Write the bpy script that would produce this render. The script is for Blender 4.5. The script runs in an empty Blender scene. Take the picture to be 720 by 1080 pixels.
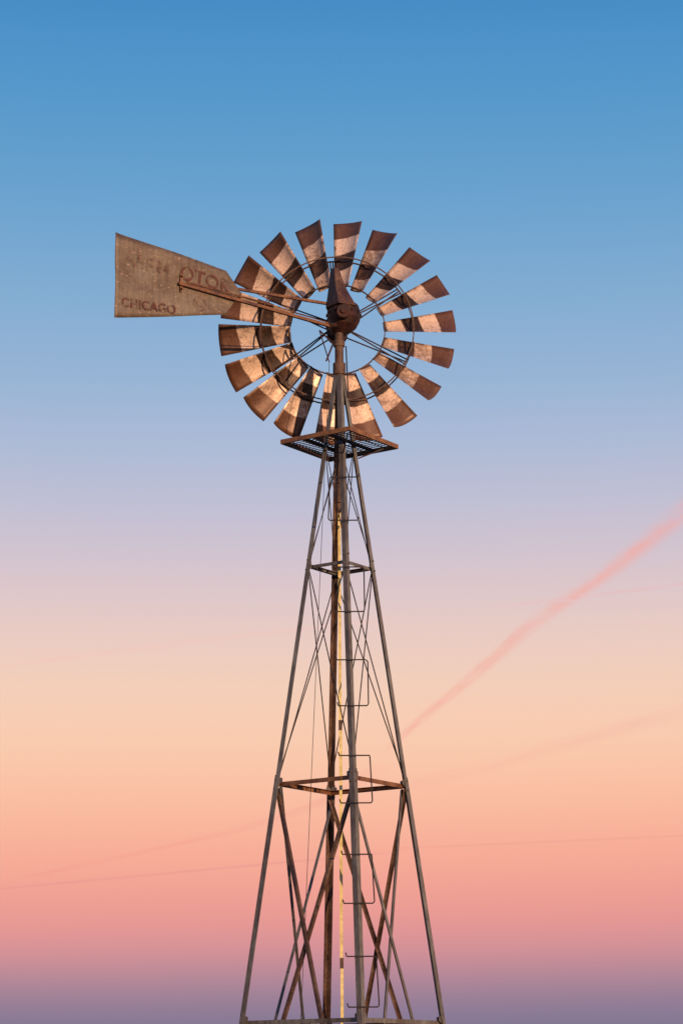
import bpy, bmesh, math, random
from mathutils import Vector, Matrix
random.seed(7)
scene = bpy.context.scene
scene.view_settings.view_transform = 'Standard'
scene.view_settings.look = 'None'
scene.view_settings.exposure = 0
R = math.radians

def srgb(r, g, b):
    def c(x):
        x /= 255.0
        return x/12.92 if x <= 0.04045 else ((x+0.055)/1.055)**2.4
    return (c(r), c(g), c(b), 1.0)

# ------------------------------------------------------------- materials
def new_mat(name):
    m = bpy.data.materials.new(name); m.use_nodes = True
    nt = m.node_tree
    return m, nt, nt.nodes, nt.links, nt.nodes['Principled BSDF']

def ramp_node(nodes, stops, interp='LINEAR'):
    n = nodes.new('ShaderNodeValToRGB')
    cr = n.color_ramp; cr.interpolation = interp
    while len(cr.elements) < len(stops):
        cr.elements.new(0.5)
    for e, (p, c) in zip(cr.elements, stops):
        e.position = p
        e.color = c if len(c) == 4 else (*c, 1)
    return n

def weathered(name, cols, scale=6, rough=(0.45, 0.85), metallic=0.2, bump=0.3, stretch=(1, 1, 1), detail=8, fine=.7):
    m, nt, N, L, bs = new_mat(name)
    tc = N.new('ShaderNodeTexCoord'); mp = N.new('ShaderNodeMapping')
    mp.inputs['Scale'].default_value = stretch
    L.new(tc.outputs['Object'], mp.inputs['Vector'])
    n1 = N.new('ShaderNodeTexNoise'); n1.inputs['Scale'].default_value = scale
    n1.inputs['Detail'].default_value = detail; n1.inputs['Roughness'].default_value = 0.68
    L.new(mp.outputs[0], n1.inputs['Vector'])
    k = len(cols)
    rp = ramp_node(N, [(0.34 + 0.34*i/(k-1), c) for i, c in enumerate(cols)])
    L.new(n1.outputs['Fac'], rp.inputs['Fac'])
    n2 = N.new('ShaderNodeTexNoise'); n2.inputs['Scale'].default_value = scale*9
    n2.inputs['Detail'].default_value = 6
    L.new(mp.outputs[0], n2.inputs['Vector'])
    mx = N.new('ShaderNodeMix'); mx.data_type = 'RGBA'; mx.blend_type = 'MULTIPLY'
    mx.inputs[0].default_value = fine
    r2 = ramp_node(N, [(0.35, (0.55, 0.5, 0.47, 1)), (0.62, (1.15, 1.12, 1.1, 1))])
    L.new(n2.outputs['Fac'], r2.inputs['Fac'])
    L.new(rp.outputs[0], mx.inputs[6]); L.new(r2.outputs[0], mx.inputs[7])
    L.new(mx.outputs[2], bs.inputs['Base Color'])
    mr = N.new('ShaderNodeMapRange'); mr.inputs[1].default_value = 0.35; mr.inputs[2].default_value = 0.65
    mr.inputs[3].default_value = rough[0]; mr.inputs[4].default_value = rough[1]
    L.new(n1.outputs['Fac'], mr.inputs[0]); L.new(mr.outputs[0], bs.inputs['Roughness'])
    bs.inputs['Metallic'].default_value = metallic
    b = N.new('ShaderNodeBump'); b.inputs['Strength'].default_value = bump; b.inputs['Distance'].default_value = 0.004
    L.new(n2.outputs['Fac'], b.inputs['Height']); L.new(b.outputs[0], bs.inputs['Normal'])
    return m

M_galv = weathered('galvanised_leg', [(0.085, 0.058, 0.045, 1), (0.135, 0.125, 0.118, 1), (0.20, 0.198, 0.19, 1)], 3.0, stretch=(1, 1, .35))
M_rust = weathered('rusty_steel', [(0.04, 0.018, 0.012, 1), (0.10, 0.052, 0.034, 1), (0.16, 0.10, 0.07, 1)], 4.0)
M_dark = weathered('dark_casting', [(0.014, 0.005, 0.004, 1), (0.035, 0.010, 0.007, 1), (0.09, 0.022, 0.012, 1)], 7)
M_hood = weathered('hood_sheet', [(0.05, 0.018, 0.012, 1), (0.09, 0.042, 0.027, 1), (0.16, 0.095, 0.062, 1)], 6, stretch=(1, 1, .5))
M_wire = weathered('wire_steel', [(0.02, 0.014, 0.012, 1), (0.05, 0.035, 0.03, 1)], 5)
M_boom = weathered('boom_steel', [(0.06, 0.018, 0.010, 1), (0.18, 0.075, 0.035, 1), (0.26, 0.14, 0.07, 1)], 5)
M_wood = weathered('platform_timber', [(0.09, 0.035, 0.015, 1), (0.20, 0.09, 0.035, 1), (0.28, 0.14, 0.06, 1)], 5, metallic=0)
M_rod = weathered('pale_pump_rod', [(0.42, 0.32, 0.12, 1), (0.62, 0.51, 0.21, 1), (0.72, 0.62, 0.32, 1)], 3, metallic=0, fine=.4)
M_conc = weathered('concrete', [(0.2, 0.19, 0.17, 1), (0.35, 0.33, 0.3, 1)], 5, metallic=0)

def mixrgb(N, L, fac, a, b, mode='MIX'):
    x = N.new('ShaderNodeMix'); x.data_type = 'RGBA'; x.blend_type = mode
    for s, i in ((fac, 0), (a, 6), (b, 7)):
        if isinstance(s, (int, float, tuple)): x.inputs[i].default_value = s
        else: L.new(s, x.inputs[i])
    return x.outputs[2]

def vane_material():
    m, nt, N, L, bs = new_mat('vane_sheet_metal')
    tc = N.new('ShaderNodeTexCoord')
    def noise(sc, det, stretch, rough=.6):
        mp = N.new('ShaderNodeMapping'); mp.inputs['Scale'].default_value = stretch
        L.new(tc.outputs['Object'], mp.inputs[0])
        n = N.new('ShaderNodeTexNoise'); n.inputs['Scale'].default_value = sc; n.inputs['Detail'].default_value = det
        n.inputs['Roughness'].default_value = rough
        L.new(mp.outputs[0], n.inputs['Vector']); return n.outputs['Fac']
    a = noise(2.2, 6, (1, 1.4, 1))
    r = ramp_node(N, [(.36, (.10, .062, .042, 1)), (.5, (.145, .108, .080, 1)), (.66, (.18, .147, .114, 1))]); L.new(a, r.inputs[0])
    b = noise(5, 5, (5, .5, 1)); r2 = ramp_node(N, [(.35, (.72, .68, .64, 1)), (.62, (1.1, 1.08, 1.06, 1))]); L.new(b, r2.inputs[0])
    c1 = mixrgb(N, L, .8, r.outputs[0], r2.outputs[0], 'MULTIPLY')
    c = noise(16, 8, (1, 2.2, 1), .75); r3 = ramp_node(N, [(.585, (0, 0, 0, 1)), (.65, (1, 1, 1, 1))]); L.new(c, r3.inputs[0])
    c2 = mixrgb(N, L, r3.outputs[0], c1, (.42, .29, .21, 1))
    d = noise(30, 5, (1, 1, 1)); r4 = ramp_node(N, [(.35, (.78, .75, .72, 1)), (.6, (1.06, 1.05, 1.04, 1))]); L.new(d, r4.inputs[0])
    c3 = mixrgb(N, L, .8, c2, r4.outputs[0], 'MULTIPLY')
    L.new(c3, bs.inputs['Base Color']); bs.inputs['Roughness'].default_value = .6; bs.inputs['Metallic'].default_value = .15
    bp = N.new('ShaderNodeBump'); bp.inputs['Strength'].default_value = .15; bp.inputs['Distance'].default_value = .003
    L.new(d, bp.inputs['Height']); L.new(bp.outputs[0], bs.inputs['Normal'])
    return m
M_vane = vane_material()

def blade_material():
    m, nt, N, L, bs = new_mat('banded_blade_sheet')
    uv = N.new('ShaderNodeUVMap'); uv.uv_map = 'UVMap'
    sp = N.new('ShaderNodeSeparateXYZ'); L.new(uv.outputs[0], sp.inputs[0])
    at = N.new('ShaderNodeAttribute'); at.attribute_name = 'rnd'
    tc = N.new('ShaderNodeTexCoord')
    n1 = N.new('ShaderNodeTexNoise'); n1.inputs['Scale'].default_value = 5; n1.inputs['Detail'].default_value = 8
    n1.inputs['Roughness'].default_value = .7
    L.new(tc.outputs['Object'], n1.inputs['Vector'])
    def math_(op, a, b, clamp=False):
        x = N.new('ShaderNodeMath'); x.operation = op; x.use_clamp = clamp
        for i, s in enumerate((a, b)):
            if isinstance(s, (int, float)): x.inputs[i].default_value = s
            else: L.new(s, x.inputs[i])
        return x.outputs[0]
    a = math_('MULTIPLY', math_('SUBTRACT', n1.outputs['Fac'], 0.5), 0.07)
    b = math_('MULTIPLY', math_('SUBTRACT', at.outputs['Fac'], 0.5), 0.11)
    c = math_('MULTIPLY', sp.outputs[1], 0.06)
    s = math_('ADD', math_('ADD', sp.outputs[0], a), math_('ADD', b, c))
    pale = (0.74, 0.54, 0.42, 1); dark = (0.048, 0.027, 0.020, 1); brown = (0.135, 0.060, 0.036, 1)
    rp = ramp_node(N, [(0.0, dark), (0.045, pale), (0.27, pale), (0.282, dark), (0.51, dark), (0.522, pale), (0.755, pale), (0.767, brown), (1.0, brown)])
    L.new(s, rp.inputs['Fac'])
    n2 = N.new('ShaderNodeTexNoise'); n2.inputs['Scale'].default_value = 12; n2.inputs['Detail'].default_value = 10
    n2.inputs['Roughness'].default_value = .78
    L.new(tc.outputs['Object'], n2.inputs['Vector'])
    thr = math_('MULTIPLY', math_('SUBTRACT', at.outputs['Fac'], .5), .14)
    r2 = ramp_node(N, [(0.51, (0, 0, 0, 1)), (0.59, (1, 1, 1, 1))])
    L.new(math_('ADD', n2.outputs['Fac'], thr), r2.inputs['Fac'])
    col = mixrgb(N, L, math_('MULTIPLY', r2.outputs[0], 0.6), rp.outputs[0], (0.18, 0.088, 0.055, 1))
    n3 = N.new('ShaderNodeTexNoise'); n3.inputs['Scale'].default_value = 45; n3.inputs['Detail'].default_value = 5
    L.new(tc.outputs['Object'], n3.inputs['Vector'])
    r3 = ramp_node(N, [(0.35, (0.72, 0.67, 0.63, 1)), (0.6, (1.08, 1.06, 1.04, 1))])
    L.new(n3.outputs['Fac'], r3.inputs['Fac'])
    col = mixrgb(N, L, .8, col, r3.outputs[0], 'MULTIPLY')
    # rust creeping in from the long edges
    e = math_('MULTIPLY', math_('ABSOLUTE', math_('SUBTRACT', sp.outputs[1], .5), 0), 2.0)
    e = math_('ADD', e, math_('MULTIPLY', math_('SUBTRACT', n2.outputs['Fac'], .5), 1.1))
    re = ramp_node(N, [(.93, (0, 0, 0, 1)), (1.0, (.75, .75, .75, 1))]); L.new(e, re.inputs[0])
    col = mixrgb(N, L, re.outputs[0], col, (.085, .042, .028, 1))
    hs = N.new('ShaderNodeHueSaturation')
    L.new(col, hs.inputs['Color'])
    mr = N.new('ShaderNodeMapRange'); mr.inputs[3].default_value = 1.1; mr.inputs[4].default_value = .8
    L.new(at.outputs['Fac'], mr.inputs[0]); L.new(mr.outputs[0], hs.inputs['Value'])
    L.new(hs.outputs[0], bs.inputs['Base Color'])
    bs.inputs['Roughness'].default_value = .45; bs.inputs['Metallic'].default_value = .2
    bp = N.new('ShaderNodeBump'); bp.inputs['Strength'].default_value = .3; bp.inputs['Distance'].default_value = .004
    L.new(n2.outputs['Fac'], bp.inputs['Height']); L.new(bp.outputs[0], bs.inputs['Normal'])
    return m
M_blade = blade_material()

def paint_mat(name, col, lo, hi, top=.85):
    m, nt, N, L, bs = new_mat(name)
    tc = N.new('ShaderNodeTexCoord')
    n = N.new('ShaderNodeTexNoise'); n.inputs['Scale'].default_value = 14; n.inputs['Detail'].default_value = 8
    L.new(tc.outputs['Object'], n.inputs['Vector'])
    rp = ramp_node(N, [(lo, (0, 0, 0, 1)), (hi, (top, top, top, 1))])
    L.new(n.outputs['Fac'], rp.inputs['Fac'])
    bs.inputs['Base Color'].default_value = col; bs.inputs['Roughness'].default_value = .7
    L.new(rp.outputs[0], bs.inputs['Alpha'])
    return m
M_let = paint_mat('faded_red_paint', (0.12, 0.034, 0.022, 1), 0.36, 0.62, .8)
M_let2 = paint_mat('very_faded_paint', (0.14, 0.055, 0.038, 1), 0.44, 0.80, .6)

# ------------------------------------------------------------- mesh helpers
root = bpy.data.objects.new('windmill', None); root.empty_display_size = .5
scene.collection.objects.link(root)

def finish(bm, name, mat, parent=root, smooth=False):
    bmesh.ops.recalc_face_normals(bm, faces=bm.faces)
    me = bpy.data.meshes.new(name); bm.to_mesh(me); bm.free()
    o = bpy.data.objects.new(name, me); scene.collection.objects.link(o)
    me.materials.append(mat)
    if smooth:
        for p in me.polygons: p.use_smooth = True
    if parent: o.parent = parent
    return o

def prism(bm, p0, p1, prof, xa):
    p0 = Vector(p0); p1 = Vector(p1); d = (p1-p0).normalized()
    xa = Vector(xa); xa = (xa - d*xa.dot(d)).normalized(); ya = d.cross(xa)
    r0 = [bm.verts.new(p0 + xa*a + ya*b) for a, b in prof]
    r1 = [bm.verts.new(p1 + xa*a + ya*b) for a, b in prof]
    n = len(prof)
    for i in range(n):
        bm.faces.new((r0[i], r0[(i+1) % n], r1[(i+1) % n], r1[i]))
    bm.faces.new(r0[::-1]); bm.faces.new(r1)

def angle_iron(bm, p0, p1, w, t, out):
    s = math.sqrt(.5)
    L2 = [(0, 0), (w, 0), (w, t), (t, t), (t, w), (0, w)]
    prism(bm, p0, p1, [(-(a*s + b*s), (a*s - b*s)) for a, b in L2], out)

def angle_flat(bm, p0, p1, w, t, out):
    prism(bm, p0, p1, [(0, 0), (0, w), (-t, w), (-t, t), (-w, t), (-w, 0)], out)

def rod(bm, p0, p1, r, n=8, r2=None):
    p0 = Vector(p0); p1 = Vector(p1); d = (p1-p0).normalized()
    x = d.orthogonal().normalized(); y = d.cross(x); r2 = r if r2 is None else r2
    a = [bm.verts.new(p0 + (x*math.cos(2*math.pi*i/n) + y*math.sin(2*math.pi*i/n))*r) for i in range(n)]
    b = [bm.verts.new(p1 + (x*math.cos(2*math.pi*i/n) + y*math.sin(2*math.pi*i/n))*r2) for i in range(n)]
    for i in range(n):
        bm.faces.new((a[i], a[(i+1) % n], b[(i+1) % n], b[i]))
    bm.faces.new(a[::-1]); bm.faces.new(b)

def box(bm, p0, p1, w, h, xa):
    prism(bm, p0, p1, [(-w/2, -h/2), (w/2, -h/2), (w/2, h/2), (-w/2, h/2)], xa)

def lathe_loft(bm, rings, n=24, ph=0.0):
    prev = None; first = None
    for c, ax, ay in rings:
        cur = [bm.verts.new(c + ax*math.cos(2*math.pi*i/n+ph) + ay*math.sin(2*math.pi*i/n+ph)) for i in range(n)]
        if prev:
            for i in range(n):
                bm.faces.new((prev[i], prev[(i+1) % n], cur[(i+1) % n], cur[i]))
        else: first = cur
        prev = cur
    bm.faces.new(first[::-1]); bm.faces.new(prev)

# ------------------------------------------------------------- tower
TH = R(10)
dirs = [Vector((math.cos(TH + k*math.pi/2), math.sin(TH + k*math.pi/2), 0)) for k in range(4)]
# 0 right, 1 back, 2 left, 3 front
def rad(z): return 1.0 - .1450*(z - 2.33)
def corner(k, z, inset=0.0):
    return dirs[k % 4]*(rad(z)-inset) + Vector((0, 0, z))

for k in range(4):
    bm = bmesh.new()
    angle_iron(bm, corner(k, 0.0), corner(k, 4.70), .058, .007, dirs[k])
    angle_iron(bm, corner(k, 4.55, .008), corner(k, 8.90, .004), .050, .006, dirs[k])
    for z in (2.30, 2.42, 4.57, 4.66, 6.76, 6.86, 8.0):
        for sgn in (-1, 1):
            fl = (-dirs[k] + sgn*Vector((-dirs[k].y, dirs[k].x, 0))).normalized()
            nrm = (dirs[k] + sgn*Vector((-dirs[k].y, dirs[k].x, 0))).normalized()
            p = corner(k, z) + fl*.028
            rod(bm, p, p + nrm*.012, .010, 6)
    finish(bm, 'leg_%d' % (k+1), M_rust if k in (1,) else M_galv)

levels = [2.36, 4.63, 6.80]
bm = bmesh.new(); bm2 = bmesh.new()
for z in levels:
    w = .042 if z < 6 else .034
    for k in range(4):
        a = corner(k, z, .03); b = corner(k+1, z, .03)
        out = ((dirs[k]+dirs[(k+1) % 4])/2).normalized()
        angle_flat(bm if z != 4.63 else bm2, a - out*(.010+.002*k), b - out*(.010+.002*k), w, .005, out)
finish(bm, 'girts', M_galv); finish(bm2, 'middle_girts', M_boom)
bm = bmesh.new()
for z in levels:
    for k in range(4):
        for kk in (k+1, k-1):
            d = (corner(kk, z)-corner(k, z)).normalized(); o_ = (dirs[k]+dirs[kk % 4]).normalized()
            c = corner(k, z) - o_*.012
            s = .09 if z < 6 else .06
            vs = [c + d*.005 + Vector((0, 0, -s*.6)), c + d*s + Vector((0, 0, -.005)), c + d*s + Vector((0, 0, .035)), c + d*.005 + Vector((0, 0, s*.6))]
            f0 = [bm.verts.new(v) for v in vs]; f1 = [bm.verts.new(v - o_*.005) for v in vs]
            bm.faces.new(f0); bm.faces.new(f1[::-1])
            for i in range(4): bm.faces.new((f0[i], f0[(i+1) % 4], f1[(i+1) % 4], f1[i]))
finish(bm, 'gusset_plates', M_galv)

bm = bmesh.new(); bmr = bmesh.new()
for k in range(4):
    out = ((dirs[k]+dirs[(k+1) % 4])/2).normalized()
    t = bm if k % 2 else bmr
    angle_flat(t, corner(k, 4.58, .03)-out*.02, corner(k+1, .10, .03)-out*.02, .034, .005, out)
    angle_flat(t, corner(k+1, 4.58, .03)-out*.036, corner(k, .10, .03)-out*.036, .034, .005, out)
finish(bm, 'lower_braces', M_galv); finish(bmr, 'lower_braces_rusty', M_rust)

bm = bmesh.new()
for z0, z1, r in ((4.66, 6.78, .006), (6.83, 8.02, .005)):
    for k in range(4):
        out = ((dirs[k]+dirs[(k+1) % 4])/2).normalized()
        a0, a1 = corner(k, z0, .02), corner(k+1, z1, .02)
        b0, b1 = corner(k+1, z0, .02), corner(k, z1, .02)
        rod(bm, a0-out*.01, a1-out*.01, r, 6); rod(bm, b0-out*.022, b1-out*.022, r, 6)
finish(bm, 'rod_braces', M_wire)

bm = bmesh.new()
z = .55; i = 0
while z < 8.0:
    c0 = corner(3, z) + Vector((0, -.012, 0)); c1 = corner(3, z+.46) + Vector((0, -.012, 0))
    lft = -.13 - random.uniform(0, .03); rt = .16 + random.uniform(-.01, .01); r = .0065
    P = [c0+Vector((lft, 0, .035)), c0+Vector((lft+.01, 0, 0)), c0+Vector((rt-.012, 0, 0)), c0+Vector((rt, 0, .02)),
         c1+Vector((rt+random.uniform(-.01, .01), 0, -.02)), c1+Vector((rt-.012, 0, 0)), c1+Vector((lft+.01, 0, 0)), c1+Vector((lft, 0, .035))]
    if z > 6.7:
        P = [Vector((2*c0.x-p.x, p.y, p.z)) if i % 2 else p for p in P]
    for a, b in zip(P, P[1:]): rod(bm, a, b, r, 6)
    z += .95; i += 1
finish(bm, 'climbing_steps', M_wire)

bm = bmesh.new()
zz = [0.6, 2.9, 5.2, 7.4, 9.15]
for a, b in zip(zz, zz[1:]): box(bm, (-.012, 0.0, a), (-.008, 0.0, b-.004), .029, .029, (1, 0, 0))
finish(bm, 'pump_rod', M_rod)
bm = bmesh.new()
for z in zz[1:-1]:
    box(bm, (-.010, 0, z-.05), (-.010, 0, z+.05), .036, .036, (1, 0, 0))
rod(bm, (-.01, 0, 0), (-.01, 0, .62), .05, 16)
rod(bm, (-.01, 0, .6), (-.01, 0, .66), .075, 16)
finish(bm, 'rod_couplings_and_well_casing', M_rust)
bm = bmesh.new()
rod(bm, (-.10, -.12, 8.9), (-.45, -.35, 1.2), .003, 5)
rod(bm, (-.45, -.35, 1.25), (-.45, -.50, .95), .012, 6)
finish(bm, 'furl_wire', M_wire)

bm = bmesh.new()
rod(bm, (0, 0, 7.45), (0, 0, 9.30), .044, 16)
rod(bm, (0, 0, 8.80), (0, 0, 8.92), .064, 16)
rod(bm, (0, 0, 9.10), (0, 0, 9.16), .058, 16)
finish(bm, 'mast_pipe', M_rust, smooth=False)
bm = bmesh.new()
rod(bm, (-.06, -.05, 9.12), (-.13, -.16, 8.90), .010, 6)
rod(bm, (-.06, -.05, 9.12), (-.20, -.05, 9.26), .009, 6)
rod(bm, (-.20, -.05, 9.26), (-.10, -.12, 8.90), .006, 6)
rod(bm, (.07, -.02, 9.10), (.09, -.02, 8.55), .007, 6)
finish(bm, 'furl_lever', M_dark)

bm = bmesh.new()
for k in range(4):
    c = corner(k, 0)
    prism(bm, c+Vector((0, 0, -.3)), c+Vector((0, 0, .06)), [(-.2, -.2), (.2, -.2), (.2, .2), (-.2, .2)], dirs[k])
finish(bm, 'footings', M_conc)

# ------------------------------------------------------------- platform
PZ = 8.065; PR = .605
pc = [dirs[k]*PR + Vector((0, 0, PZ)) for k in range(4)]
bm = bmesh.new()
for k in range(4):
    a, b = pc[k], pc[(k+1) % 4]
    out = ((dirs[k]+dirs[(k+1) % 4])/2).normalized(); d = (b-a).normalized()
    ins = .0 if k % 2 else .026
    box(bm, a + d*ins - out*.012, b - d*ins - out*.012, .024, .046, out)
finish(bm, 'platform_rim', M_wood)
bm = bmesh.new()
ex = (pc[0]-pc[3]).normalized(); ey = (pc[1]-pc[0]).normalized(); half = (pc[0]-pc[3]).length/2
C = Vector((0, 0, PZ+.010))
for (u_, v_, dz, wd, nn, hh) in ((ex, ey, 0, .014, 15, .006), (ey, ex, .008, .010, 7, .006)):
    for i in range(nn):
        t = -half + .05 + (2*half-.10)*i/(nn-1)
        cc = C + Vector((0, 0, dz))
        if abs(t) < .075:
            for s in (-1, 1):
                box(bm, cc + u_*t + v_*s*.09, cc + u_*t + v_*s*(half-.028), wd, hh, u_)
        else:
            box(bm, cc + u_*t - v_*(half-.028), cc + u_*t + v_*(half-.028), wd, hh, u_)
for s in (-.34, .34):
    box(bm, Vector((0, 0, PZ-.010)) + ey*s*half - ex*(half-.028), Vector((0, 0, PZ-.010)) + ey*s*half + ex*(half-.028), .024, .024, ey)
for k in range(4):
    rod(bm, pc[k] - dirs[k]*.14 - Vector((0, 0, .02)), corner(k, PZ-.14), .007, 6)
finish(bm, 'platform_grating', M_dark)

# ------------------------------------------------------------- motor
X = Vector((1, 0, 0)); Y = Vector((0, 1, 0))
bm = bmesh.new()
for_rings = [(9.24, .06, .07, .0), (9.27, .10, .13, .02), (9.32, .14, .19, .04), (9.39, .165, .23, .05), (9.47, .172, .25, .05), (9.53, .16, .24, .045)]
lathe_loft(bm, [(Vector((cx, .03, z)), X*rx, Y*ry) for z, rx, ry, cx in for_rings], 32)
rod(bm, (-.02, .20, 9.44), (-.02, .62, 9.44), .035, 14)
rod(bm, (-.02, .20, 9.44), (-.02, .30, 9.44), .11, 20)
for a in range(12):
    an = a*math.pi*2/12
    p = Vector((.05+.172*math.cos(an), .03+.25*math.sin(an), 9.43)); rod(bm, p, p+Vector((0, 0, .03)), .012, 6)
rod(bm, (.05, -.26, 9.40), (.05, -.19, 9.40), .07, 16)
rod(bm, (.05, -.28, 9.40), (.05, -.25, 9.40), .03, 8)
rod(bm, (-.13, -.10, 9.30), (-.02, -.10, 9.30), .028, 10)
finish(bm, 'gearbox', M_dark, smooth=False)
bm = bmesh.new()
rr = [(9.485, .182, .262, .038), (9.53, .168, .250, .028), (9.60, .140, .22, .012), (9.68, .112, .18, -.004), (9.76, .090, .15, -.016), (9.84, .070, .12, -.027), (9.90, .056, .09, -.033), (9.935, .042, .06, -.037), (9.945, .020, .03, -.04)]
lathe_loft(bm, [(Vector((cx, -.01, z)), X*rx, Y*ry) for z, rx, ry, cx in rr], 6, R(18))
o = finish(bm, 'hood', M_hood)
bv = o.modifiers.new('b', 'BEVEL'); bv.width = .018; bv.segments = 3; bv.limit_method = 'ANGLE'; bv.angle_limit = R(25)

# ------------------------------------------------------------- wheel
wheel = bpy.data.objects.new('wheel', None); scene.collection.objects.link(wheel); wheel.parent = root
wheel.location = (-.02, .50, 9.44); wheel.rotation_euler = (R(-2.5), 0, R(0))
NB = 18; RI, RO = .485, 1.240; WI, WO = .172, .335; OFF = R(-5.0)
bm = bmesh.new(); uvl = bm.loops.layers.uv.new('UVMap'); rl = bm.verts.layers.float.new('rnd')
nr, nc = 14, 8
for i in range(NB):
    th = math.pi/2 + OFF + i*2*math.pi/NB + random.uniform(-.012, .012)
    r_ = Vector((math.cos(th), 0, math.sin(th))); t_ = Vector((-math.sin(th), 0, math.cos(th)))
    rnd = random.random(); db = random.uniform(-2.5, 2.5); warp = random.uniform(-.025, .025)
    grid = []
    for a in range(nr+1):
        fa = a/nr; rr_ = RI + (RO-RI)*fa
        beta = R(37 - 5*fa + db); w = WI + (WO-WI)*fa
        c_ = t_*math.cos(beta) + Y*math.sin(beta); n_ = -Y*math.cos(beta) + t_*math.sin(beta)
        row = []
        for b in range(nc+1):
            fb = b/nc*2-1
            p = r_*(rr_ - .012*fb*fb*fa) + c_*(fb*w/2) + n_*((fb*fb-1)*w*.13 + warp*fa*fb)
            v = bm.verts.new(p); v[rl] = rnd; row.append((v, fa, b/nc))
        grid.append(row)
    for a in range(nr):
        for b in range(nc):
            q = [grid[a][b], grid[a+1][b], grid[a+1][b+1], grid[a][b+1]]
            f = bm.faces.new([x[0] for x in q]); f.smooth = True
            for lp, x in zip(f.loops, q): lp[uvl].uv = (x[1], x[2])
me = bpy.data.meshes.new('blades'); bm.to_mesh(me); bm.free()
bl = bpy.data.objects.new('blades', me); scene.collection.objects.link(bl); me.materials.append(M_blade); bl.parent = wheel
sm = bl.modifiers.new('s', 'SOLIDIFY'); sm.thickness = .003; sm.offset = 0

bm = bmesh.new()
def ring(bm, rad_, y, w, h, n=72):
    pts = []
    for i in range(n):
        a = 2*math.pi*i/n; rr_ = Vector((math.cos(a), 0, math.sin(a)))
        c = rr_*rad_ + Y*y
        pts.append([bm.verts.new(c + rr_*dx + Y*dy) for dx, dy in ((-h/2, -w/2), (h/2, -w/2), (h/2, w/2), (-h/2, w/2))])
    for i in range(n):
        p, q = pts[i], pts[(i+1) % n]
        for j in range(4): bm.faces.new((p[j], p[(j+1) % 4], q[(j+1) % 4], q[j]))
ring(bm, .80, .055, .022, .010); ring(bm, .80, -.07, .010, .012); ring(bm, .50, -.035, .022, .010)
for i in range(NB):
    th = math.pi/2 + OFF + i*2*math.pi/NB
    r_ = Vector((math.cos(th), 0, math.sin(th))); t_ = Vector((-math.sin(th), 0, math.cos(th)))
    c_ = t_*math.cos(R(34)) + Y*math.sin(R(34)); n_ = -Y*math.cos(R(34)) + t_*math.sin(R(34))
    box(bm, r_*.80 - c_*.11 + n_*.012, r_*.80 + c_*.11 + n_*.012, .016, .006, r_)
    box(bm, r_*.505 - c_*.07 + n_*.010, r_*.505 + c_*.07 + n_*.010, .014, .006, r_)
finish(bm, 'wheel_rims', M_rust, wheel)
bm = bmesh.new()
for i in range(6):
    th = math.pi/2 + OFF + R(10) + i*math.pi/3
    for da, y0 in ((-.035, -.16), (.035, -.16), (0, .10)):
        r_ = Vector((math.cos(th+da), 0, math.sin(th+da)))
        rod(bm, r_*.08 + Y*y0, r_*.80 + Y*.05, .0075, 6)
rod(bm, (0, -.20, 0), (0, -.12, 0), .12, 20); rod(bm, (0, .06, 0), (0, .14, 0), .11, 20); rod(bm, (0, -.2, 0), (0, .18, 0), .055, 16)
finish(bm, 'spokes_and_hub', M_dark, wheel)

# ------------------------------------------------------------- tail
PH = R(35)
tail = bpy.data.objects.new('tail', None); scene.collection.objects.link(tail); tail.parent = root
bX = Vector((math.cos(PH), math.sin(PH), 0)); bN = Vector((math.sin(PH), -math.cos(PH), 0))
org = -bX*2.63
tail.matrix_world = Matrix(((bX.x, 0, bN.x, org.x), (bX.y, 0, bN.y, org.y), (0, 1, 0, -.015), (0, 0, 0, 1)))
bm = bmesh.new()
top = [(0.0, 9.80), (.62, 9.735), (1.265, 9.66), (1.40, 9.515), (1.44, 9.465)]
bot = [(0.0, 8.93), (.64, 9.065), (1.265, 9.200), (1.395, 9.40), (1.44, 9.455)]
def lerp_edge(E, x):
    for (x0, y0), (x1, y1) in zip(E, E[1:]):
        if x <= x1 + 1e-9: return y0 + (y1-y0)*(x-x0)/(x1-x0)
    return E[-1][1]
xs = sorted(set([i*.05 for i in range(26)] + [1.265, 1.30, 1.35, 1.395, 1.40, 1.42, 1.44])); ny = 14
rows = []
for x in xs:
    a, b = lerp_edge(bot, x), lerp_edge(top, x)
    row = []
    for j in range(ny+1):
        y = a + (b-a)*j/ny
        zz_ = .007*math.sin(x*5+y*3) + .005*math.sin(y*11+x*2) + (.010*((x < .02)))
        row.append(bm.verts.new((x, y, zz_)))
    rows.append(row)
for ra, rb in zip(rows, rows[1:]):
    for j in range(ny): bm.faces.new((ra[j], rb[j], rb[j+1], ra[j+1]))
o = finish(bm, 'vane_sheet', M_vane, tail, True)
sm = o.modifiers.new('s', 'SOLIDIFY'); sm.thickness = .003; sm.offset = 0
bm = bmesh.new()
box(bm, (.70, 9.41, .030), (2.66, 9.295, .03), .030, .030, (0, 1, 0))
box(bm, (1.10, 9.49, -.025), (2.70, 9.57, -.02), .026, .026, (0, 1, 0))
rod(bm, (.78, 9.435, .050), (1.75, 9.39, .045), .010, 8)
rod(bm, (1.75, 9.39, .045), (2.55, 9.33, .03), .005, 6)
box(bm, (.735, 9.33, .018), (.735, 9.52, .018), .022, .010, (1, 0, 0))
rod(bm, (2.63, 9.22, 0), (2.63, 9.60, 0), .022, 12)
for x, y in ((.735, 9.36), (.735, 9.49), (1.0, 9.40), (1.3, 9.38)):
    rod(bm, (x, y, .01), (x, y, .052), .012, 6)
finish(bm, 'tail_booms', M_boom, tail)
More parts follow.
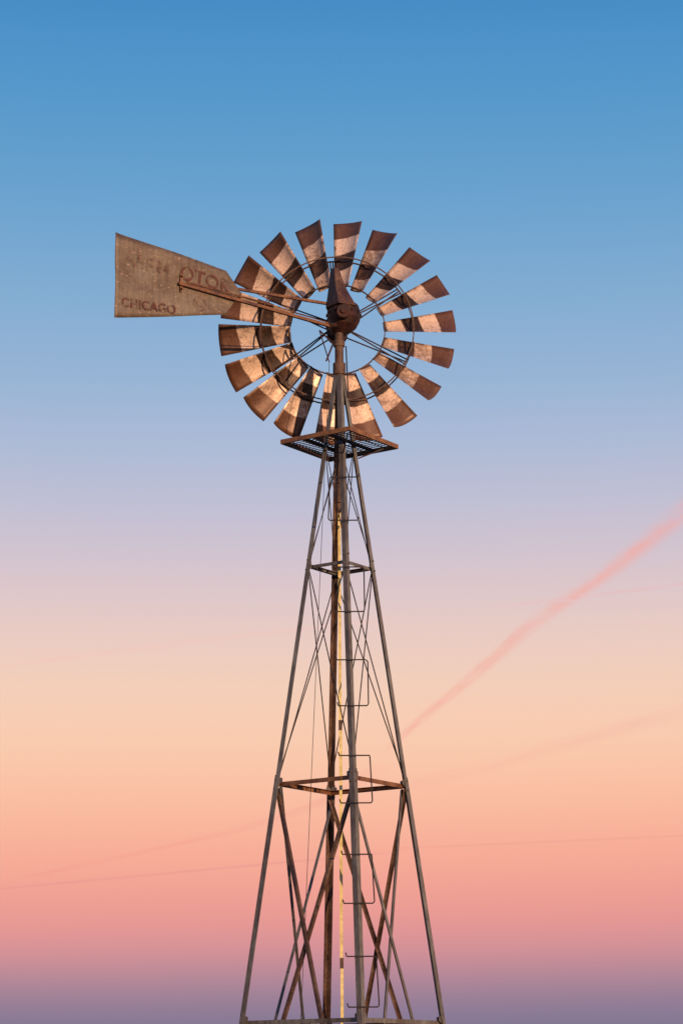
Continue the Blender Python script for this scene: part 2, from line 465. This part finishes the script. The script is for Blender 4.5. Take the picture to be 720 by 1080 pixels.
def text(s, x, y, size, rot, mat, nm):
    cu = bpy.data.curves.new(nm, 'FONT'); cu.body = s; cu.size = size; cu.offset = size*.024; cu.extrude = .001
    cu.space_character = 1.08
    o = bpy.data.objects.new(nm, cu); scene.collection.objects.link(o)
    dg = bpy.context.evaluated_depsgraph_get(); me = bpy.data.meshes.new_from_object(o.evaluated_get(dg))
    bpy.data.objects.remove(o)
    o = bpy.data.objects.new(nm, me); scene.collection.objects.link(o); me.materials.clear(); me.materials.append(mat)
    o.parent = tail; o.location = (x, y, .0155); o.rotation_euler = (0, 0, rot)
    return o
text('AERM', .10, 9.50, .19, R(-3.5), M_let2, 'vane_lettering_faded')
text('OTOR', .72, 9.475, .195, R(-5), M_let, 'vane_lettering')
text('CHICAGO', .08, 9.065, .125, R(3), M_let, 'vane_lettering_city')
text('©', .88, 9.18, .20, 0, M_let2, 'vane_emblem')

# ------------------------------------------------------------- ground
bm = bmesh.new()
S = 150000
vs = [bm.verts.new(p) for p in ((-S, -S, 0), (S, -S, 0), (S, S, 0), (-S, S, 0))]
bm.faces.new(vs)
m, nt, N, L, bs = new_mat('dry_grass')
tc = N.new('ShaderNodeTexCoord')
n1 = N.new('ShaderNodeTexNoise'); n1.inputs['Scale'].default_value = .4; n1.inputs['Detail'].default_value = 12
L.new(tc.outputs['Object'], n1.inputs['Vector'])
rp = ramp_node(N, [(.35, (.05, .055, .02, 1)), (.55, (.11, .09, .04, 1)), (.7, (.16, .13, .07, 1))])
L.new(n1.outputs['Fac'], rp.inputs['Fac']); L.new(rp.outputs[0], bs.inputs['Base Color']); bs.inputs['Roughness'].default_value = .95
finish(bm, 'ground', m, None)

# ------------------------------------------------------------- contrails
def contrail_mat(name, col, alpha, sx=1.0, seed=0.0, strength=1.0):
    m = bpy.data.materials.new(name); m.use_nodes = True
    nt = m.node_tree; N = nt.nodes; L = nt.links; N.clear()
    outn = N.new('ShaderNodeOutputMaterial'); em = N.new('ShaderNodeEmission'); tr = N.new('ShaderNodeBsdfTransparent'); mix = N.new('ShaderNodeMixShader')
    em.inputs[0].default_value = col; em.inputs[1].default_value = strength  # emission colour stands in for sunlight scattered by the trail
    uv = N.new('ShaderNodeUVMap'); uv.uv_map = 'UVMap'
    mp = N.new('ShaderNodeMapping'); mp.inputs['Scale'].default_value = (9*sx, 1.6, 1); mp.inputs['Location'].default_value = (seed, seed*1.7, seed)
    L.new(uv.outputs[0], mp.inputs[0])
    no = N.new('ShaderNodeTexNoise'); no.inputs['Scale'].default_value = 1.6; no.inputs['Detail'].default_value = 7; no.inputs['Roughness'].default_value = .6
    L.new(mp.outputs[0], no.inputs['Vector'])
    sp = N.new('ShaderNodeSeparateXYZ'); L.new(uv.outputs[0], sp.inputs[0])
    def M(op, a, b=0.0, clamp=False):
        x = N.new('ShaderNodeMath'); x.operation = op; x.use_clamp = clamp
        for i, s in enumerate((a, b)):
            if isinstance(s, (int, float)): x.inputs[i].default_value = s
            else: L.new(s, x.inputs[i])
        return x.outputs[0]
    v = M('ADD', M('MULTIPLY', M('SUBTRACT', sp.outputs[1], .5), 2.0), M('MULTIPLY', M('SUBTRACT', no.outputs['Fac'], .5), .9))
    g = M('SUBTRACT', 1.0, M('MULTIPLY', v, v), True)
    g = M('POWER', g, 2.2)
    edge = M('SUBTRACT', 1.0, M('POWER', M('ABSOLUTE', M('MULTIPLY', M('SUBTRACT', sp.outputs[1], .5), 2.0)), 2.0), True)
    e = M('MULTIPLY', M('MULTIPLY', sp.outputs[0], M('SUBTRACT', 1.0, sp.outputs[0])), 8.0, True)
    nn = M('MULTIPLY', M('SUBTRACT', no.outputs['Fac'], .2), 1.8, True)
    a = M('MULTIPLY', M('MULTIPLY', g, edge), M('MULTIPLY', M('MULTIPLY', e, nn), alpha))
    L.new(a, mix.inputs[0]); L.new(tr.outputs[0], mix.inputs[1]); L.new(em.outputs[0], mix.inputs[2]); L.new(mix.outputs[0], outn.inputs[0])
    return m

def contrail(pts, w0, w1, mat, alt=8000):
    P = [Vector((x, y, alt)) for x, y in pts]
    sm = []
    n = len(P)
    for i in range(n-1):
        p0 = P[max(i-1, 0)]; p1 = P[i]; p2 = P[i+1]; p3 = P[min(i+2, n-1)]
        for j in range(10):
            t = j/10
            sm.append(.5*((2*p1)+(p2-p0)*t+(2*p0-5*p1+4*p2-p3)*t*t+(3*p1-p0-3*p2+p3)*t**3))
    sm.append(P[-1])
    bm = bmesh.new(); uvl = bm.loops.layers.uv.new('UVMap')
    rows = []
    for i, p in enumerate(sm):
        d = (sm[min(i+1, len(sm)-1)] - sm[max(i-1, 0)]).normalized(); q = Vector((-d.y, d.x, 0))
        u = i/(len(sm)-1); w = w0 + (w1-w0)*u
        rows.append((bm.verts.new(p - q*w/2), bm.verts.new(p + q*w/2), u))
    for a, b in zip(rows, rows[1:]):
        f = bm.faces.new((a[0], b[0], b[1], a[1]))
        for lp, uvv in zip(f.loops, ((a[2], 0), (b[2], 0), (b[2], 1), (a[2], 1))): lp[uvl].uv = uvv
    me = bpy.data.meshes.new('contrail'); bm.to_mesh(me); bm.free()
    o = bpy.data.objects.new('contrail', me); scene.collection.objects.link(o); me.materials.append(mat)
    return o
contrail([(1000, 55500), (1552, 51330), (2559, 45090), (3277, 40220), (4135, 36055), (4931, 31440), (5500, 28000)], 420, 900, contrail_mat('contrail_main', srgb(245, 168, 156), .82, 1.0, 0))
contrail([(1700, 62700), (2193, 60800), (5232, 54170), (7218, 49660), (9000, 45600)], 1700, 2400, contrail_mat('contrail_faint', srgb(242, 170, 160), .30, .5, 3))
contrail([(-15500, 93200), (-13000, 91070), (-962, 80600), (2000, 78000)], 1500, 1500, contrail_mat('contrail_low', srgb(222, 138, 142), .40, .5, 6))
contrail([(1500, 77300), (3355, 76600), (10037, 74070), (12500, 73100)], 1300, 1300, contrail_mat('contrail_low_b', srgb(224, 142, 140), .33, .5, 9))
contrail([(-8500, 45100), (-6407, 43860), (-1498, 40900), (1200, 39300)], 700, 900, contrail_mat('contrail_high', srgb(250, 190, 185), .35, .5, 12))
contrail([(-11500, 86500), (-9190, 82570), (-1631, 68060), (1100, 57000)], 1500, 1100, contrail_mat('contrail_old', srgb(238, 145, 138), .30, .5, 15))
contrail([(2500, 38700), (3725, 37990), (5443, 36960), (7000, 36000)], 500, 500, contrail_mat('contrail_wisp', srgb(240, 175, 180), .35, .5, 18))

# ------------------------------------------------------------- world sky
SUN_EL, SUN_AZ = R(3.0), R(146)
w = bpy.data.worlds.new('World'); scene.world = w; w.use_nodes = True
N = w.node_tree.nodes; L = w.node_tree.links; N.clear()
outn = N.new('ShaderNodeOutputWorld')
tc = N.new('ShaderNodeTexCoord'); sp = N.new('ShaderNodeSeparateXYZ'); L.new(tc.outputs['Generated'], sp.inputs[0])
asn = N.new('ShaderNodeMath'); asn.operation = 'ARCSINE'; L.new(sp.outputs[2], asn.inputs[0])
no = N.new('ShaderNodeTexNoise'); no.inputs['Scale'].default_value = 2.0; no.inputs['Detail'].default_value = 1
mp = N.new('ShaderNodeMapping'); mp.inputs['Scale'].default_value = (1, 1, 3); L.new(tc.outputs['Generated'], mp.inputs[0]); L.new(mp.outputs[0], no.inputs['Vector'])
def M(op, a, b=0.0):
    x = N.new('ShaderNodeMath'); x.operation = op
    for i, s in enumerate((a, b)):
        if isinstance(s, (int, float)): x.inputs[i].default_value = s
        else: L.new(s, x.inputs[i])
    return x.outputs[0]
deg = M('MULTIPLY', asn.outputs[0], 180/math.pi)
deg = M('ADD', deg, M('MULTIPLY', M('SUBTRACT', no.outputs['Fac'], .5), .8))
fac = M('DIVIDE', deg, 40.0)
stops = [(0, (106, 108, 142)), (1.3, (116, 113, 147)), (2.1, (138, 121, 151)), (2.8, (177, 133, 153)), (3.5, (214, 143, 151)), (4.3, (234, 151, 147)), (5.4, (246, 164, 147)),
         (6.9, (251, 185, 159)), (8.5, (251, 204, 174)), (10.3, (243, 207, 188)), (12.6, (216, 196, 206)), (14.9, (181, 189, 215)),
         (17.2, (150, 180, 214)), (20.6, (110, 165, 208)), (24, (80, 150, 203)), (27, (62, 138, 198)), (40, (30, 95, 165))]
rp = ramp_node(N, [(max(0, d)/40.0, srgb(*c)) for d, c in stops], 'B_SPLINE')
L.new(fac, rp.inputs['Fac'])
bg = N.new('ShaderNodeBackground'); L.new(rp.outputs[0], bg.inputs[0]); bg.inputs[1].default_value = .97
sky = N.new('ShaderNodeTexSky'); sky.sky_type = 'NISHITA'; sky.sun_disc = False
sky.sun_elevation = SUN_EL; sky.sun_rotation = SUN_AZ
bg2 = N.new('ShaderNodeBackground'); L.new(sky.outputs[0], bg2.inputs[0]); bg2.inputs[1].default_value = .01
ad = N.new('ShaderNodeAddShader'); L.new(bg.outputs[0], ad.inputs[0]); L.new(bg2.outputs[0], ad.inputs[1]); L.new(ad.outputs[0], outn.inputs[0])

sl = bpy.data.lights.new('sun', 'SUN'); sl.energy = 4.8; sl.angle = R(.6); sl.color = (1.0, .64, .38)
so = bpy.data.objects.new('sun', sl); scene.collection.objects.link(so)
to_sun = Vector((math.sin(SUN_AZ)*math.cos(SUN_EL), math.cos(SUN_AZ)*math.cos(SUN_EL), math.sin(SUN_EL)))
so.rotation_euler = to_sun.to_track_quat('Z', 'Y').to_euler(); so.location = to_sun*60

# ------------------------------------------------------------- camera
cam = bpy.data.cameras.new('camera'); co = bpy.data.objects.new('camera', cam); scene.collection.objects.link(co)
cam.sensor_fit = 'VERTICAL'; cam.sensor_height = 36; cam.lens = 2500/1080*36
cam.clip_start = .1; cam.clip_end = 400000
co.matrix_world = Matrix.Translation((.014, -23.1, 1.6)) @ Matrix.Rotation(R(104), 4, 'X') @ Matrix.Rotation(R(-.35), 4, 'Z')
scene.camera = co
